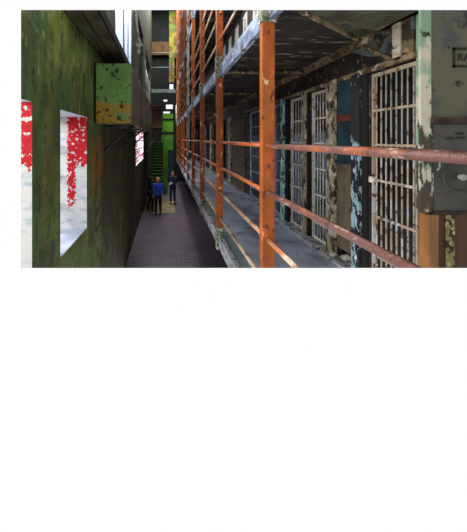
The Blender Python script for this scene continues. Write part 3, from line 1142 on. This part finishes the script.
def person(x, y, rot, h, label, jacket_c, trouser_c, hair_c, shoe_c, pose, hair_len, bulk=1.0):
    """faces -Y at rot 0"""
    t = thing('person', (x, y, 0), label, 'person')
    t.rotation_euler = (0, 0, rot)
    s = h / 1.75
    step = pose.get('step', .02)

    def P(a, b, c):
        return Vector((a * s, b * s, c * s))
    hip = P(0, 0, .95)
    J = {'hip': hip, 'waist': P(0, 0, 1.10), 'chest': P(0, -.005, 1.30), 'neck0': P(0, 0, 1.45), 'neck': P(0, -.01, 1.52),
         'head': P(0, -.02, 1.60), 'crown': P(0, -.01, 1.69)}
    for sd_, sg_ in (('L', 1), ('R', -1)):
        J['hipj' + sd_] = P(.09 * sg_, 0, .90)
        J['knee' + sd_] = P(.10 * sg_, -.02 + step * sg_, .50)
        J['ank' + sd_] = P(.105 * sg_, .02 + step * 1.6 * sg_, .09)
        J['heel' + sd_] = P(.105 * sg_, .05 + step * 1.6 * sg_, .045)
        J['toe' + sd_] = P(.12 * sg_, -.15 + step * 1.6 * sg_, .035)
        J['sh' + sd_] = P(.175 * sg_, 0, 1.42)
        el, wr = pose['arm' + sd_]
        J['el' + sd_] = P(*el)
        J['wr' + sd_] = P(*wr)
    # body: one skin with fingers
    names = ['hip', 'waist', 'chest', 'neck0', 'neck', 'head', 'crown']
    rad = [.125, .115, .13, .065, .055, (.085, .10), .06]
    edges = [(i, i + 1) for i in range(6)]
    V = [J[n] for n in names]
    Rr = [(r[0] * s, r[1] * s) if isinstance(r, tuple) else r * s for r in rad]

    def add(p, r, to):
        V.append(p)
        Rr.append(r * s)
        edges.append((to, len(V) - 1))
        return len(V) - 1
    # nose and ears
    add(J['head'] + P(0, -.125, -.01), .014, 5)
    for g in (1, -1):
        add(J['head'] + P(.092 * g, .005, -.005), .016, 5)
    for sd_, sg_ in (('L', 1), ('R', -1)):
        a = add(J['hipj' + sd_], .085, 0)
        a = add(J['knee' + sd_], .055, a)
        a = add(J['ank' + sd_], .038, a)
        add(J['toe' + sd_], .032, a)
        b_ = add(J['sh' + sd_], .055, 2)
        b_ = add(J['el' + sd_], .042, b_)
        w = add(J['wr' + sd_], .028, b_)
        d = (J['wr' + sd_] - J['el' + sd_]).normalized()
        side = d.cross(Vector((0, 0, 1)))
        side = side.normalized() if side.length > .2 else Vector((0, -1, 0))
        if abs(d.z) > .8:
            side = Vector((0, -1, 0))
        up_ = d.cross(side).normalized()
        palm = add(J['wr' + sd_] + d * .065 * s, .032, w)
        for k, ln in enumerate((.070, .080, .075, .058)):
            o_ = side * (.027 - .018 * k) * s
            f1 = add(J['wr' + sd_] + d * .10 * s + o_, .009, palm)
            f2 = add(V[f1] + d * ln * .55 * s + up_ * .008 * s, .008, f1)
            add(V[f2] + d * ln * .4 * s + up_ * .018 * s, .007, f2)
        th = add(J['wr' + sd_] + d * .06 * s + side * .045 * s, .010, palm)
        add(V[th] + d * .04 * s + side * .012 * s, .008, th)
    body = skin('body', V, edges, Rr, SKINM, t)
    # face: eyes and mouth on the head
    for g in (1, -1):
        b = bmesh.new()
        bmesh.ops.create_uvsphere(b, u_segments=8, v_segments=6, radius=.013 * s)
        bmesh.ops.translate(b, verts=b.verts, vec=J['head'] + P(.034 * g, -.088, .015))
        obj_local('eye', b, M['ink'], t)
    b = bmesh.new()
    bmesh.ops.create_uvsphere(b, u_segments=8, v_segments=6, radius=.02 * s)
    for v in b.verts:
        v.co.z *= .3
        v.co.y *= .5
    bmesh.ops.translate(b, verts=b.verts, vec=J['head'] + P(0, -.092, -.055))
    obj_local('mouth', b, M['strap_red'], t)
    # jacket
    V2 = [P(0, 0, .86), J['waist'], J['chest'], P(0, .005, 1.44)]
    R2 = [.16 * bulk, .155 * bulk, .165 * bulk, .085]
    E2 = [(0, 1), (1, 2), (2, 3)]
    for sd_ in 'LR':
        i = len(V2)
        V2 += [J['sh' + sd_], J['el' + sd_], J['wr' + sd_] - (J['wr' + sd_] - J['el' + sd_]) * .02]
        R2 += [.078, .062, .046]
        E2 += [(2, i), (i, i + 1), (i + 1, i + 2)]
    R2 = [(r * s, r * s * .82) if k < 3 else r * s for k, r in enumerate(R2)]
    skin('jacket', V2, E2, R2, flat('jacket', jacket_c), t, root=1)
    V3_, R3, E3 = [P(0, 0, .93)], [.14], []
    for sd_ in 'LR':
        i = len(V3_)
        V3_ += [J['hipj' + sd_] + P(0, 0, -.04), J['knee' + sd_], J['ank' + sd_] + P(0, 0, -.01)]
        R3 += [.098, .070, .055]
        E3 += [(0, i), (i, i + 1), (i + 1, i + 2)]
    skin('trousers', V3_, E3, [r * s for r in R3], flat('trousers', trouser_c), t)
    for sd_ in 'LR':
        skin('shoe', [J['heel' + sd_], (J['heel' + sd_] + J['toe' + sd_]) / 2 + P(0, 0, .01), J['toe' + sd_]], [(0, 1), (1, 2)],
             [.045 * s, .045 * s, .035 * s], flat('shoe', shoe_c), t)
    # hair
    b = bmesh.new()
    bmesh.ops.create_uvsphere(b, u_segments=20, v_segments=14, radius=1)
    for v in b.verts:
        n_ = v.co.copy()
        v.co = Vector((n_.x * .105, n_.y * .122 + .008, n_.z * .118))
        if n_.y < -.15 and n_.z < .45:           # keep the face clear
            v.co.y = -.03
            v.co.x *= .86
        if n_.z < -.2 and n_.y >= -.15:
            v.co.z -= hair_len * (-n_.z)
    bmesh.ops.scale(b, verts=b.verts, vec=(s, s, s))
    bmesh.ops.translate(b, verts=b.verts, vec=J['head'] + P(0, .012, .03))
    for f in b.faces:
        f.smooth = True
    obj_local('hair', b, flat('hair', hair_c), t)
    return t, J, s


def obj_local(name, bm, mat, parent):
    me = bpy.data.meshes.new(name)
    bm.to_mesh(me)
    bm.free()
    me.materials.append(mat)
    o = bpy.data.objects.new(name, me)
    COL.objects.link(o)
    o.parent = parent
    return o


hang = {'armL': ((.24, .02, 1.14), (.26, -.04, .90)), 'armR': ((-.24, .02, 1.14), (-.26, -.04, .90)), 'step': .03}
person(-.36, 15.1, math.pi, 1.70, 'person in bright blue jacket and dark trousers, back turned', (26, 78, 190), (34, 36, 50), (150, 112, 66), (40, 36, 36), hang, .04, 1.12)
person(-.74, 15.75, math.pi * .62, 1.70, 'person in dark clothes standing beside the left wall', (40, 44, 34), (26, 26, 28), (54, 36, 26), (36, 32, 30),
       {'armL': ((.23, .0, 1.14), (.20, -.16, .96)), 'armR': ((-.23, .03, 1.14), (-.24, -.05, .90)), 'step': .05}, .14, .92)
mp, MJ, ms = person(.36, 17.65, -.35, 1.74, 'person in navy jacket facing the camera with hands joined', (30, 44, 66), (36, 44, 60), (120, 92, 66), (30, 28, 28),
                    {'armL': ((.25, .02, 1.15), (.06, -.21, 1.10)), 'armR': ((-.25, .02, 1.15), (-.06, -.21, 1.12)), 'step': .02}, .0, 1.08)
b = bmesh.new()
box(b, -.04, .04, -.01, .0, -.075, .075, bev=.006)
bmesh.ops.rotate(b, verts=b.verts, cent=(0, 0, 0), matrix=Matrix.Rotation(-.7, 3, 'X'))
bmesh.ops.rotate(b, verts=b.verts, cent=(0, 0, 0), matrix=Matrix.Rotation(-.35, 3, 'Z'))
bmesh.ops.translate(b, verts=b.verts, vec=Vector((.36, 17.65, 0)) + Matrix.Rotation(-.35, 3, 'Z') @ Vector((0, -.30, 1.13)))
tag(obj('phone', b, M['white_pipe']), 'small pale phone held by the person in navy jacket', 'phone')
